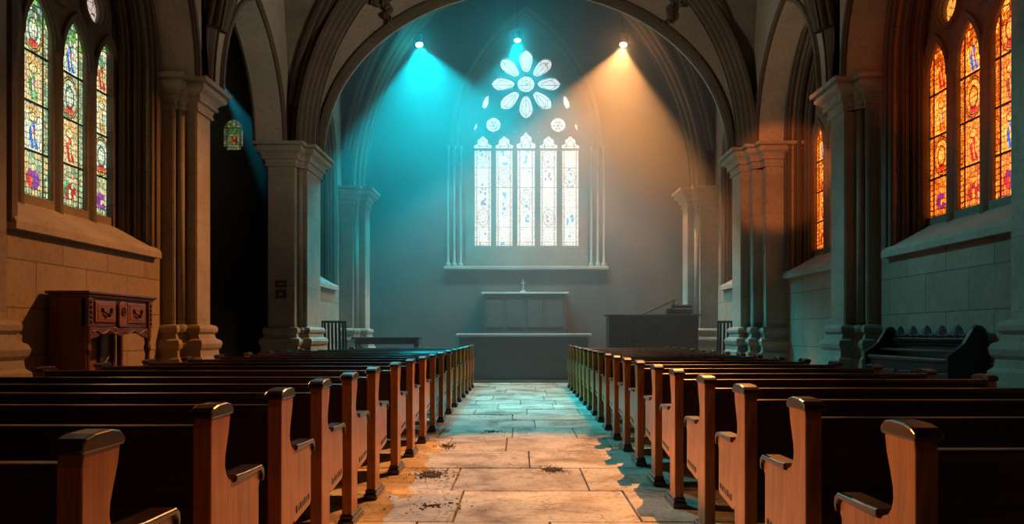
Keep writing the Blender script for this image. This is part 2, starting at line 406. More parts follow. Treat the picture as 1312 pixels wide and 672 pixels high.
# ------------------------------------------------------------------ side windows
WC, WH = 1.40, 5.0          # half width and springing height of the opening
def side_window(name, loc, rz, glass, label, half=1.40, lights=4, seeds=(0, 1, 2, 3), offx=0.0):
    root = empty(name, loc, rz); tag(root, kind='structure'); tag(root, label, 'window')
    R = RofRise(half, 2.1)
    pitch = .708; cx = [(-(lights - 1) / 2 + i) * pitch for i in range(lights)]
    outer = [(-half - .04, 2.55)] + [(x, z) for x, z in arch_pts(0, half + .04, WH, RofRise(half + .04, 2.15))] + [(half + .04, 2.55)]
    holes = []
    for c in cx:
        holes.append([(c - .26, 2.83), (c - .26, 4.66)] + arch_pts(c, .26, 4.66, RofRise(.26, .52), 8)[1:-1] + [(c + .26, 4.66), (c + .26, 2.83)])
    rounds = [((cx[i] + cx[i + 1]) / 2, 5.52, .2) for i in range(lights - 1)]
    rounds += [(0, 6.25, .27)] if lights > 2 else []
    for x, z, r in rounds: holes.append([(x + r * math.cos(a), z + r * math.sin(a)) for a in [2 * PI * k / 28 for k in range(28)]])
    solid('tracery', [outer] + holes, .06, M['tracery'], root, bevel=.02, y0=.425, res=2)
    # deep mullions and jamb shafts
    for i in range(lights - 1):
        x = (cx[i] + cx[i + 1]) / 2
        bm = B(); loft(bm, [(x - .03, .38), (x, .36), (x + .03, .38), (x + .07, .43), (x - .07, .43)], [(2.62, 0), (4.75, 0)])
        obj('mullion', bm, M['tracery'], root)
    for c in cx:
        a = [(x, .41, z) for x, z in arch_pts(c, .32, 4.64, RofRise(.32, .62), 10)]
        bm = B(); sweep(bm, a, (0, 1, 0), mould(.035, .05, 2)); obj('light_arch', bm, M['tracery'], root)
    for x, z, r in rounds:
        a = [(x + (r + .05) * math.cos(t), .40, z + (r + .05) * math.sin(t)) for t in [2 * PI * k / 28 for k in range(29)]]
        bm = B(); sweep(bm, a[::-1], (0, 1, 0), mould(.05, .04, 2)); obj('roundel_ring', bm, M['tracery'], root)
    for i, c in enumerate(cx):
        p = link('stained_glass', with_mat((APANES if glass in ('sunset', 'red') else PANES)[seeds[i % len(seeds)]], GL[glass]), None, root); p.location = (c, .50, 2.78)
        bm = B()
        for z in (3.36, 3.93, 4.51): box(bm, c - .26, c + .26, .485, .496, z - .012, z + .012)
        obj('saddle_bar', bm, M['iron'], root)
    for x, z, r in rounds:
        bm = B(); vs = [bm.verts.new((x + (r + .03) * math.cos(t), .50, z + (r + .03) * math.sin(t))) for t in [2 * PI * k / 24 for k in range(24)]]; bm.faces.new(vs)
        obj('roundel_glass', bm, ROUND[glass], root)
    # sloping sill
    bm = B(); prof = [(-.10, 2.30), (-.10, 2.38), (-.06, 2.44), (0.0, 2.46), (.56, 2.80), (.56, 2.30)]
    vs = [[bm.verts.new((s * (half + .12), y, z)) for y, z in prof] for s in (-1, 1)]
    for k in range(len(prof)): bm.faces.new((vs[0][k], vs[0][(k + 1) % 6], vs[1][(k + 1) % 6], vs[1][k]))
    bm.faces.new(vs[0]); bm.faces.new(vs[1][::-1]); obj('window_sill', bm, M['sill'], root)
    # moulded orders round the opening
    for dd, y, w, ex in ((.16, .0, .07, .10), (.13, .16, .09, .02), (.12, .34, .09, -.06)):
        hh = half + ex
        path = [(-hh, y, 2.36 if y == 0 else 2.5)] + [(x, y, z) for x, z in arch_pts(0, hh, WH, RofRise(hh, 2.1 + ex), 20)] + [(hh, y, 2.36 if y == 0 else 2.5)]
        bm = B(); sweep(bm, path, (0, 1, 0), mould(w, dd * .8, 2)); obj('arch_moulding', bm, M['rib'], root)
    # dark stone panel closes the back
    bm = B(); box(bm, -half - .1, half + .1, .70, .76, 2.4, 7.4); obj('outer_screen', bm, M['chapel'], root)
    return root

ROUND = {'day': glass_lead('daylit_roundel', (.75, .6, .5), (.02, .02, .02), .9, 11, .06), 'sunset': glass_lead('amber_roundel', (1.0, .36, .05), (.02, .02, .02), 1.4, 11, .06),
         'red': glass_lead('red_roundel', (1.0, .1, .02), (.02, .02, .02), .9, 11, .06), 'dim': glass_lead('dim_roundel', (.2, .4, .5), (.02, .02, .02), .05, 11, .06)}

side_window('window_1', (-5.2, 9.02, 0), PI / 2, 'day', 'tall pointed stained glass window in pale daylight, set in the warm-lit wall above the sideboard', seeds=(3, 0, 1, 2))
side_window('window_2', (5.2, 8.98, 0), -PI / 2, 'sunset', 'large amber stained glass window in the wall above the carved settle', seeds=(2, 1, 0, 3))
side_window('window_3', (5.2, 12.92, 0), -PI / 2, 'sunset', 'narrow-looking amber stained glass window glimpsed beyond the pier, over a bare wall', seeds=(1, 2, 3, 0))
side_window('window_4', (5.0, 17.2, 0), -PI / 2, 'red', 'slim strip of red stained glass in the side wall of the chancel', half=.95, lights=2, seeds=(1, 2))
side_window('window_5', (-4.6, 17.3, 0), PI / 2, 'dim', 'unlit dark window in the teal side wall of the chancel', half=.95, lights=2, seeds=(1, 2))

# ------------------------------------------------------------------ walls
def wall(name, loc, rz, x0, x1, top, wins, thick=.55, mat='ashlar', z0=-.1):
    ol = [[(x0, z0), (x1, z0), (x1, top), (x0, top)]]
    for c, half in wins:
        ol.append([(c - half, 2.45)] + arch_pts(c, half, WH, RofRise(half, 2.1), 20) + [(c + half, 2.45)])
    o = solid(name, ol, thick, M[mat]); o.location = loc; o.rotation_euler = (0, 0, rz); tag(o, kind='structure'); return o
wall('wall_left', (-5.2, 0, 0), PI / 2, -2.6, 11.46, 10.7, [(9.02, 1.4)])
wall('wall_right', (5.2, 0, 0), -PI / 2, -15.5, 2.6, 10.7, [(-8.98, 1.4), (-12.92, 1.4)])
wall('wall_chancel_left', (-4.6, 0, 0), PI / 2, 15.45, 21.6, 12.5, [(17.3, .95)], thick=.5)
wall('wall_chancel_right', (5.0, 0, 0), -PI / 2, -21.6, -15.45, 12.5, [(-17.2, .95)], thick=.5)
wall('wall_rear', (0, -2.6, 0), PI, -6, 6, 10.7, [], thick=.3)
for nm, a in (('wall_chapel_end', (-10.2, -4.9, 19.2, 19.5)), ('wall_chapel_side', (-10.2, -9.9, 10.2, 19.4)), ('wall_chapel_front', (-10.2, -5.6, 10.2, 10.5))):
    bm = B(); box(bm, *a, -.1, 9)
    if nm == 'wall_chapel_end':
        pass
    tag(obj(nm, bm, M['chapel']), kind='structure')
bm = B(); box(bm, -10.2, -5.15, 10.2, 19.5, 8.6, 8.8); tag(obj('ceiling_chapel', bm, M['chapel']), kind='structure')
for z in (2.55, 2.75):
    bm = B(); box(bm, -9.9, -4.95, 19.08, 19.25, z, z + .06, .01); tag(obj('trim_1' if z < 2.6 else 'trim_2', bm, M['chapel']), kind='structure')

# arcade walls over the wall arches (both sides, two bays)
def arcade(name, xside, y0, y1, label_kind='structure', depth=.55, inner=4.65):
    c = (y0 + y1) / 2; half = (y1 - y0) / 2 - .02
    R = RofRise(half, 2.15)
    pts = arch_pts(c, half, 4.93, R, 20)
    ol = [(y0 - .7, 4.93)] + pts + [(y1 + .7, 4.93), (y1 + .7, 10.6), (y0 - .7, 10.6)]
    if xside > 0: ol = [(-a, b) for a, b in ol]
    root = empty(name, (xside * inner, 0, 0), PI / 2 if xside < 0 else -PI / 2); tag(root, kind='structure')
    solid('arcade_wall', [ol], depth, M['plaster'], root, y0=0)
    for yy, w, d, ex in ((-.02, .05, .05, .04), (.54, .05, .05, .03)):
        pp = arch_pts(c, half + ex, 4.93, RofRise(half + ex, 2.15 + ex), 20)
        path = [((a if xside < 0 else -a), yy, b) for a, b in pp]
        if xside > 0: path = path[::-1]
        bm = B(); sweep(bm, path, (0, 1, 0), mould(w, d, 2)); obj('arch_moulding', bm, M['rib'], root)
    return root
for s in (-1, 1):
    sd = 'left' if s < 0 else 'right'
    arcade('wall_arcade_%s_near' % sd, s, 7.2, 10.6)
    arcade('wall_arcade_%s_far' % sd, s, 11.5, 14.5)
    arcade('wall_arcade_%s_rear' % sd, s, .6, 6.2)

# ------------------------------------------------------------------ piers
CAP = [(4.50, 0), (4.505, .035), (4.545, .04), (4.56, .02), (4.63, .04), (4.645, .085), (4.69, .09), (4.70, .07), (4.75, .105), (4.785, .165), (4.80, .18), (4.85, .19), (4.86, .16), (4.885, .16), (4.89, .23), (4.95, .24), (4.96, .1)]
BASE = [(0, .14), (.86, .14), (.90, .10), (.98, .09), (1.02, .12), (1.08, .135), (1.13, .115), (1.16, .06), (1.22, .045), (1.26, .08), (1.31, .085), (1.35, .06), (1.37, .0)]
def pier(name, poly, label, rolls=(), plaques=None):
    cx = sum(p[0] for p in poly) / len(poly); cy = sum(p[1] for p in poly) / len(poly)
    root = empty(name, (cx, cy, 0)); tag(root, label, 'pillar', kind='structure')
    pl = [(p[0] - cx, p[1] - cy) for p in poly]
    bm = B(); loft(bm, pl, [(1.3, 0), (4.5, 0)])
    bmesh.ops.bevel(bm, geom=[e for e in bm.edges if abs(e.verts[0].co.z - e.verts[1].co.z) > 2], offset=.015, segments=2, affect='EDGES')
    obj('shaft', bm, M['pier'], root)
    bm = B(); loft(bm, pl, BASE)
    for rx, ry, rr in rolls: lathe(bm, [(rr + max(o * .7, 0), z) for z, o in BASE], (rx - cx, ry - cy, 0), 16)
    obj('base', bm, M['pier'], root)
    bm = B(); loft(bm, pl, CAP)
    for rx, ry, rr in rolls: lathe(bm, [(rr + max(o * .8, 0), z) for z, o in CAP], (rx - cx, ry - cy, 0), 16)
    obj('capital', bm, M['pier'], root)
    for rx, ry, rr in rolls:
        bm = B(); tube(bm, [(rx - cx, ry - cy, 1.3), (rx - cx, ry - cy, 4.5)], rr, 16); obj('roll_shaft', bm, M['pier'], root, True)
    return root
def mir(p): return [(-x, y) for x, y in p][::-1]
pA = [(-5.25, 10.74), (-5.02, 10.74), (-5.02, 10.90), (-4.76, 10.90), (-4.76, 11.38), (-5.02, 11.38), (-5.02, 11.5), (-5.25, 11.5)]
pier('pillar', pA, 'stone pier beside the carved sideboard, warm lit on its aisle face', [(-4.97, 10.86, .055)])
pier('pillar', mir(pA), 'rough pale stone pier at the far end of the carved settle', [(4.97, 10.86, .055)])
pN = [(-5.25, 5.9), (-5.02, 5.9), (-5.02, 6.1), (-4.76, 6.1), (-4.76, 6.88), (-5.02, 6.88), (-5.02, 7.1), (-5.25, 7.1)]
pier('pillar', pN, 'brown stone pier cut by the edge of view, in front of the pale stained glass window')
pier('pillar', [(x, y + .33) for x, y in mir(pN)], 'stone pier cut by the edge of view, in front of the amber window and settle')
pBl = [(-4.95, 14.5), (-4.42, 14.5), (-4.42, 14.76), (-4.25, 14.76), (-4.25, 15.75), (-4.95, 15.75)]
pier('pillar', pBl, 'wide stone pier carrying two small dark plaques, at the dark side chapel', [(-4.38, 14.72, .05)])
pBr = [(5.45, 14.5), (5.45, 15.6), (4.45, 15.6), (4.45, 14.98), (4.62, 14.98), (4.62, 14.74), (4.80, 14.74), (4.80, 14.5)]
pier('pillar', pBr, 'stepped stone pier tinged orange near its capital, between the amber window and the chancel', [(4.66, 14.94, .045), (4.84, 14.70, .045)])
pCl = [(-4.6, 18.8), (-4.25, 18.8), (-4.25, 19.0), (-3.98, 19.0), (-3.98, 19.6), (-4.6, 19.6)]
pier('pillar', pCl, 'slender teal-hazed pier in the chancel corner by the low table', [(-4.2, 18.95, .06)])
pCr = [(5.0, 18.8), (5.0, 19.6), (4.28, 19.6), (4.28, 19.0), (4.55, 19.0), (4.55, 18.8)]
pier('pillar', pCr, 'slender dim pier in the chancel corner behind the organ console', [(4.5, 18.95, .06)])

# ------------------------------------------------------------------ vaults
def hT(x, W, spring, R):
    x = np.abs(x); v = R * R - (R - W + x) ** 2
    return spring + np.sqrt(np.clip(v, 0, None))
def vault(name, xc, W, R, y0, y1, spring=4.95, groin=True, mat='plaster'):
    nx, ny = 61, 41; xs = np.linspace(-W, W, nx); ys = np.linspace(y0, y1, ny); yc = (y0 + y1) / 2; hb = (y1 - y0) / 2
    bm = B(); g = []
    for x in xs:
        row = []
        for y in ys:
            h = hT(x, W, spring, R)
            if groin: h = max(h, hT(W * abs(y - yc) / hb, W, spring, R))
            row.append(bm.verts.new((x + xc, y, float(h))))
        g.append(row)
    for i in range(nx - 1):
        for j in range(ny - 1): bm.faces.new((g[i][j], g[i][j + 1], g[i + 1][j + 1], g[i + 1][j]))
    bmesh.ops.solidify(bm, geom=bm.faces[:], thickness=.12)
    root = obj(name, bm, M[mat], smooth=True); tag(root, kind='structure')
    if groin:
        for sx in (-1, 1):
            for sy in (-1, 1):
                path = []
                for k in range(25):
                    x = W * (1 - k / 24) * .985; path.append((xc + sx * x, yc + sy * hb * x / W, float(hT(x, W, spring, R)) - .02))
                d = Vector((sx * W, sy * hb, 0)).normalized(); bn = Vector((-d.y, d.x, 0))
                bm = B(); sweep(bm, path, bn, [(a * s_, b) for a, b in mould(.12, .2, 2) for s_ in (1,)])
                # turn the section so that it hangs below the web
                t = (Vector(path[1]) - Vector(path[0])); 
                if t.cross(bn).z < 0 or (abs(t.cross(bn).z) < 1e-6):
                    bm.free(); bm = B(); sweep(bm, path, -bn, mould(.12, .2, 2))
                obj('diagonal_rib', bm, M['rib'], root)
    return root
Wn = 4.65; Rn = 5.37
vault('ceiling_1', 0, Wn, Rn, 3.0, 6.6)
vault('ceiling_2', 0, Wn, Rn, 6.6, 11.05)
vault('ceiling_3', 0, Wn, Rn, 11.05, 14.9)
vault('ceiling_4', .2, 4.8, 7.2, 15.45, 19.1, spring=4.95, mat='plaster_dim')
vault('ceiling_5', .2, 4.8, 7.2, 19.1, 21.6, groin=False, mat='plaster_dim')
bm = B(); box(bm, -5.4, 5.4, -2.7, 3.0, 10.3, 10.5); tag(obj('ceiling_6', bm, M['plaster']), kind='structure')

def transverse(name, xc, y, W, R, w, d, rolls, spring=4.95, mat='rib'):
    path = [(x, y, z) for x, z in arch_pts(xc, W, spring, R, 28)]
    bm = B(); sweep(bm, path, (0, 1, 0), mould(w, d, rolls)); o = obj(name, bm, M[mat]); tag(o, kind='structure'); return o
transverse('trim_3', 0, 6.6, 4.85, 5.6, .34, .34, 4)
transverse('trim_4', 0, 11.12, 4.88, 5.4, .30, .30, 4)
transverse('trim_5', .12, 14.72, 4.46, 5.0, .27, .30, 4)
transverse('trim_6', .19, 19.25, 4.50, 7.0, .30, .30, 3)

# chancel arch wall with a broad round-headed opening
ea, eb, ec, ez = 4.19, 3.42, .11, 4.93
ell = [(ec - ea * math.cos(t), ez + eb * math.sin(t)) for t in [PI * k / 48 for k in range(49)]]
solid('wall_chancel_arch', [[(-5.4, ez)] + ell + [(5.6, ez), (5.6, 12.5), (-5.4, 12.5)]], .4, M['plaster'], y0=15.08)['kind'] = 'structure'
for i, (yy, w, d) in enumerate(((15.06, .055, .08), (15.3, .10, .04))):
    bm = B(); sweep(bm, [(x, yy, z) for x, z in ell], (0, 1, 0), mould(w, d, 2)); tag(obj('trim_%d' % (7 + i), bm, M['rib']), kind='structure')

# carved foliage bosses on the chancel arch
def foliage(xc, zc, flip, label):
    root = empty('carved_boss', (xc, 15.0, zc)); tag(root, label, 'carving', 'carved foliage bosses on the chancel arch')
    r = random.Random(3); bm = B()
    for k in range(60):
        t = r.random(); x = flip * (-.62 + 1.15 * t) ; z = .18 + .16 * math.sin(t * 9) + r.uniform(-.1, .2)
        s = r.uniform(.06, .12)
        m = Matrix.Translation((x, r.uniform(-.06, .04), z)) @ Matrix.Rotation(r.uniform(0, 6), 4, 'Y') @ Matrix.Diagonal((s, .05, s * .45, 1))
        bmesh.ops.create_icosphere(bm, subdivisions=2, radius=1, matrix=m)
    obj('leaf_spray', bm, M['carved'], root, True)
    bm = B()
    for k in range(26):
        t = k / 25; x = flip * (.18 + .12 * t + .04 * math.sin(t * 14)); z = .2 - .62 * t
        s = .11 * (1 - .45 * t); 
        m = Matrix.Translation((x + r.uniform(-.05, .05), r.uniform(-.05, .03), z)) @ Matrix.Rotation(r.uniform(0, 6), 4, 'Y') @ Matrix.Diagonal((s, .05, s * .5, 1))
        bmesh.ops.create_icosphere(bm, subdivisions=2, radius=1, matrix=m)
    obj('hanging_stem', bm, M['carved'], root, True)
    return root
foliage(-2.95, 7.95, 1, 'dark carved foliage boss above the cyan beam on the chancel arch')
foliage(3.3, 7.95, -1, 'dark carved foliage boss above the orange beam on the chancel arch')

# ------------------------------------------------------------------ back wall with the great window
WX = .155; YB = 21.0
def px(x): return (x - 667) * YB * 1.016 / 950          # measured on the glass plane
def pz(y): return 1.23 + (428 - y) * YB * 1.016 / 950
enc = [(WX - 2.08, 3.15)] + arch_pts(WX, 2.08, 6.5, RofRise(2.08, 3.9), 24) + [(WX + 2.08, 3.15)]
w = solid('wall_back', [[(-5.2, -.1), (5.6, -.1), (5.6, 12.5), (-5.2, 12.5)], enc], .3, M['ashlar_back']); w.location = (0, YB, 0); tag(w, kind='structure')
big = empty('window_6', (WX, YB, 0)); tag(big, 'great chancel window with five glaring white lancets under an eight-petalled rose', 'window', kind='structure')
GW = glass_attr('white_glass', (1.0, 1.0, .98), 1.4)
GR = glass_lead('white_rose_glass', (1.0, 1.0, .97), (.38, .29, .22), 1.4, 6.5, .03)
holes = []; 
def leads(segs, name='lead_line'):
    bm = B()
    for sg in segs: tube(bm, [(x, .485, z) for x, z in sg], .009, 5)
    obj(name, bm, M['lead'], big)
def add_pane(pts, name='rose_glass', grow=1.06):
    cx = sum(p[0] for p in pts) / len(pts); cz = sum(p[1] for p in pts) / len(pts)
    bm = B(); bm.faces.new([bm.verts.new((cx + (x - cx) * grow, .50, cz + (z - cz) * grow)) for x, z in pts]); obj(name, bm, GR, big)
lan = [618.5, 646, 674, 703, 731]
for i, cpx in enumerate(lan):
    c = px(cpx) - WX; hw = .235 if i != 2 else .25; top = pz(192)
    holes.append([(c - hw, pz(315)), (c - hw, top), (c + hw, top), (c + hw, pz(315))])
    tp = pz(168) if i == 2 else pz(173); b0 = pz(190); h = tp - b0
    head = [(-1, 0), (-1.12, .14), (-1.02, .32), (-.76, .36), (-.60, .42), (-.66, .56), (-.54, .74), (-.32, .78), (-.15, .92), (0, 1)]
    head = head + [(-a, b) for a, b in head[-2::-1]]
    hp = [(c + a * hw, b0 + b * h) for a, b in head]; holes.append(hp); add_pane(hp, 'lancet_head_glass'); leads([[(c + a * hw * .5, b0 + h * (.12 + b * .6)) for a, b in head], [(c - hw * .5, b0), (c - hw * .5, b0 + h * .5)], [(c + hw * .5, b0), (c + hw * .5, b0 + h * .5)], [(c, b0 + h * .7), (c, b0 + h)], [(c - hw * .9, b0 + h * .25), (c + hw * .9, b0 + h * .25)]])
    H = top - pz(315) + .06
    p = link('lancet_glass', with_mat(pane_mesh(2 * hw + .04, H, 20 + i, True, .011), GW), None, big); p.location = (c, .50, pz(315) - .03)
rc = (px(674) - WX, pz(107)); S = YB * 1.016 / 950
hub = [(rc[0] + 10.8 * S * math.cos(t), rc[1] + 10.8 * S * math.sin(t)) for t in [2 * PI * k / 32 for k in range(32)]]
holes.append(hub); add_pane(hub, 'rose_hub_glass')
in_ = [(rc[0] + (x - rc[0]) * .55, rc[1] + (z - rc[1]) * .55) for x, z in hub]
leads([in_ + in_[:1]] + [[in_[k], hub[k]] for k in range(0, 32, 4)] + [[in_[k], in_[k + 16]] for k in (0, 8)])
for k in range(8):
    a = PI / 2 + k * PI / 4; pt = []
    pr = [(15.5, 2.5), (18, 4.8), (24, 7.0), (30, 8.4), (35, 8.5), (39, 6.8), (42, 4.2), (44.5, 0)]
    pr = [(14.6, 0)] + pr + [(r, -w_) for r, w_ in pr[-2::-1]]
    for r, w_ in pr: pt.append((rc[0] + S * (r * math.cos(a) - w_ * math.sin(a)), rc[1] + S * (r * math.sin(a) + w_ * math.cos(a))))
    holes.append(pt); add_pane(pt, 'petal_glass')
    c0 = (rc[0] + 29 * S * math.cos(a), rc[1] + 29 * S * math.sin(a)); inn = [(c0[0] + (x - c0[0]) * .62, c0[1] + (z - c0[1]) * .66) for x, z in pt]
    leads([inn + inn[:1], [inn[0], pt[0]], [inn[8], pt[8]], [inn[5], pt[5]], [inn[11], pt[11]], [inn[8], inn[0]]])
for cx_ in (632, 715.3):
    pt = [(px(cx_) - WX + 9.3 * S * math.cos(t), pz(159.3) + 9.3 * S * math.sin(t)) for t in [2 * PI * k / 28 for k in range(28)]]
    holes.append(pt); add_pane(pt, 'roundel_glass'); leads([[pt[k], pt[k + 14]] for k in (0, 5, 9)] + [[((p_[0] + px(cx_) - WX) / 2, (p_[1] + pz(159.3)) / 2) for p_ in pt + pt[:1]]])
for pts in ([(626, 121), (622, 123), (618.5, 130), (617.8, 137), (622, 139), (625.5, 133)], [(611.5, 156), (608.5, 160), (606.8, 169), (611, 163)]):
    for mrr in (0, 1):
        pt = [(px(674 + (674 - x) if mrr else x) - WX, pz(y)) for x, y in pts]; holes.append(pt); add_pane(pt, 'spandrel_glass', 1.15)
for x in (661, 690.5):
    pt = [(px(x) - WX + .8 * S * math.cos(t), pz(168) + 1.6 * S * math.sin(t)) for t in [2 * PI * k / 6 for k in range(6)]]; holes.append(pt); add_pane(pt, 'spandrel_glass')
encl = [(WX * 0 - 2.1, 3.1)] + arch_pts(0, 2.1, 6.5, RofRise(2.1, 3.92), 24) + [(2.1, 3.1)]
solid('tracery', [encl] + holes, .14, M['tracery'], big, bevel=.012, y0=.34)
for s in (-1, 1):
    for k, (xx, yy) in enumerate(((2.03, -.03), (1.86, .12), (2.2, -.03))):
        bm = B(); x = s * xx; lathe(bm, [(.075, 3.12), (.075, 3.2), (.05, 3.24), (.033, 3.28), (.033, 6.45), (.06, 6.5), (.06, 6.56)], (x, yy, 0), 12)
        obj('jamb_shaft', bm, M['trim_pale'], big, True)
for y, hh, ri in ((-.02, 2.12, 3.96), (.16, 2.0, 3.84)):
    bm = B(); sweep(bm, [(x, y, z) for x, z in arch_pts(0, hh, 6.5, RofRise(hh, ri), 24)], (0, 1, 0), mould(.06, .07, 2)); obj('arch_moulding', bm, M['tracery'], big)
bm = B(); box(bm, -2.32, 2.32, -.16, .38, 3.04, 3.14, .02); obj('window_sill', bm, M['trim_pale'], big)
bm = B(); box(bm, -2.3, 2.3, .9, .95, 2.9, 10.6); obj('outer_screen', bm, M['chapel'], big)

# small chapel window
root = empty('window_7', (-7.42, 19.2, 0)); tag(root, 'small round-headed stained glass window high in the dark side chapel', 'window', kind='structure')
me = pane_mesh(.52, .8, 36, False, .01)
x, y = .52, .8
bmm = bmesh.new(); bmm.from_mesh(me)
dl = [v for v in bmm.verts if (v.co.x / .26) ** 2 + (max(v.co.z - .48, 0) / .32) ** 2 > 1 or (v.co.z < .1 and abs(v.co.x) > .2)]
bmesh.ops.delete(bmm, geom=dl, context='VERTS'); bmm.to_mesh(me); bmm.free()
GLc = glass_attr('chapel_glass', (1.0, .95, .62), .5)
p = link('stained_glass', with_mat(me, GLc), None, root); p.location = (0, -.02, 5.98)
bm = B(); sweep(bm, [(x_, -.03, z_) for x_, z_ in [(-.27, 6.0)] + [(-.27 * math.cos(t), 6.46 + .33 * math.sin(t)) for t in [PI * k / 16 for k in range(17)]] + [(.27, 6.0)]], (0, 1, 0), mould(.04, .02, 1)); obj('window_frame', bm, M['chapel'], root)

# ------------------------------------------------------------------ pews
def pew_profile():
    p = [(0.0, 0.06), (0.0, .90), (.012, .945), (.045, .962), (.13, .966), (.165, .955), (.178, .93), (.168, .88), (.148, .83), (.132, .785), (.128, .75), (.138, .718), (.162, .694), (.20, .680), (.235, .675), (.47, .672), (.488, .655), (.488, .62), (.475, .60), (.475, .375), (.46, .355), (.21, .325), (.178, .34), (.172, .30), (.172, .06)]
    return p
def make_pew(L, sign):
    """L long along +x from the aisle end at x=0 outwards when sign=1 (or -x when -1); y away from the camera"""
    root = empty('pew')
    for xe, inner in ((0, True), (L, False)):
        e = solid('bench_end', [pew_profile()], .064, M['pew'], root, bevel=.006, y0=0, res=2)
        e.data.transform(Matrix.Rotation(PI / 2, 4, 'Z'))          # profile x -> y
        e.data.transform(Matrix.Diagonal((1, 1, 1, 1)))
        xs = [v.co.x for v in e.data.vertices]; c = (min(xs) + max(xs)) / 2
        e.data.transform(Matrix.Translation((sign * (xe + (.03 if inner else -.03)) - c, 0, 0)))
        X = sign * (xe + (.03 if inner else -.03))
        # rounded head cap
        bm = B(); head = [(-.004, .932), (-.012, .944), (-.008, .958), (.012, .970), (.05, .978), (.13, .980), (.168, .972), (.188, .956), (.192, .944), (.182, .932)]
        me = outline_mesh([head], .080, .007, 0, 2); me.transform(Matrix.Rotation(PI / 2, 4, 'Z')); me.transform(Matrix.Translation((X + .040, 0, 0))); bm.free()
        if not inner:
            for d_ in (me, e.data): d_.transform(Matrix.Diagonal((1, 1, .962, 1)))
        link('head_cap', me, M['pewcap'], root)
        arm = [(.20, .672), (.23, .668), (.47, .668), (.486, .65), (.486, .625), (.50, .62), (.512, .64), (.508, .672), (.485, .69), (.30, .694), (.235, .698), (.205, .70)]
        me = outline_mesh([arm], .088, .008, 0, 2); me.transform(Matrix.Rotation(PI / 2, 4, 'Z')); me.transform(Matrix.Translation((X + .044, 0, 0 if inner else -.025)))
        link('arm_cap', me, M['pewcap'], root)
        bm = B(); box(bm, X - .05, X + .05, -.035, .30, 0, .045, .01); box(bm, X - .042, X + .042, -.015, .25, .04, .075, .012)
        obj('foot', bm, M['pewcap'], root)
        if inner:
            bm = B(); r = random.Random(2)
            for k in range(7):
                y = .235 + k * .033; z = .365 + (y - .21) * .11
                w_ = r.uniform(.007, .011)
                box(bm, X - sign * .032 - .004, X - sign * .032 + .004, y - w_, y + w_, z, z + r.uniform(.022, .034))
            obj('carved_border', bm, M['pewcap'], root)
    x0, x1 = sorted((sign * .055, sign * (L - .055)))
    bm = B(); box(bm, x0, x1, .035, .065, .30, .88, .004)
    for z in (.36, .60): box(bm, x0, x1, .028, .034, z, z + .02, .002)
    obj('backrest', bm, M['pewback_unlit'], root)
    bm = B(); box(bm, x0, x1, .018, .082, .868, .906, .014, 3); obj('top_rail', bm, M['pewcap'], root)
    bm = B(); box(bm, x0, x1, .06, .46, .405, .44, .008); obj('seat', bm, M['pewback_unlit'], root)
    bm = B(); box(bm, x0, x1, .40, .42, .30, .41, .003); obj('seat_rail', bm, M['pewback_unlit'], root)
    return root
def copy_tree(o, parent=None):
    c = o.copy(); COL.objects.link(c)
    if parent: c.parent = parent
    for ch in o.children: copy_tree(ch, c)
    return c
ORD = ['first', 'second', 'third', 'fourth', 'fifth', 'sixth', 'seventh', 'eighth', 'ninth', 'tenth', 'eleventh', 'twelfth', 'thirteenth', 'fourteenth', 'fifteenth', 'sixteenth', 'seventeenth', 'eighteenth', 'nineteenth']
YL = [1.82, 2.58, 3.34, 4.02, 4.73, 5.5, 6.5, 7.4, 8.34, 9.3, 10.3, 11.4, 12.4, 13.3, 14.2, 15.1, 15.9, 16.8]
YR = [2.04, 2.83, 3.6, 4.38, 5.23, 6.0, 6.9, 7.75, 8.6, 9.45, 10.3, 11.1, 11.9, 12.7, 13.5, 14.3, 15.15, 16.0, 16.8]
for ys, sign, X, L, side, wall_ in ((YL, -1, -1.08, 3.17, 'left', 'sideboard'), (YR, 1, 1.09, 2.27, 'right', 'settle')):
    proto = make_pew(L, sign)
    for i, y in enumerate(ys):
        if side == 'left' and i == len(ys) - 2: proto = make_pew(2.60, sign); o = proto
        else: o = proto if i == 0 else copy_tree(proto)
        o.location = (X, y, 0)
        n = len(ys)
        if i == 0: t = 'nearest wooden pew %s of the aisle, its scrolled end cut by the bottom edge' % side
        elif i == n - 1: t = 'last wooden pew %s of the aisle, closest to the altar' % side
        else: t = 'wooden pew with scrolled end, %s row counted from the camera, %s of the aisle' % (ORD[i], side)
        tag(o, t, 'pew', 'pews %s of the aisle' % side)

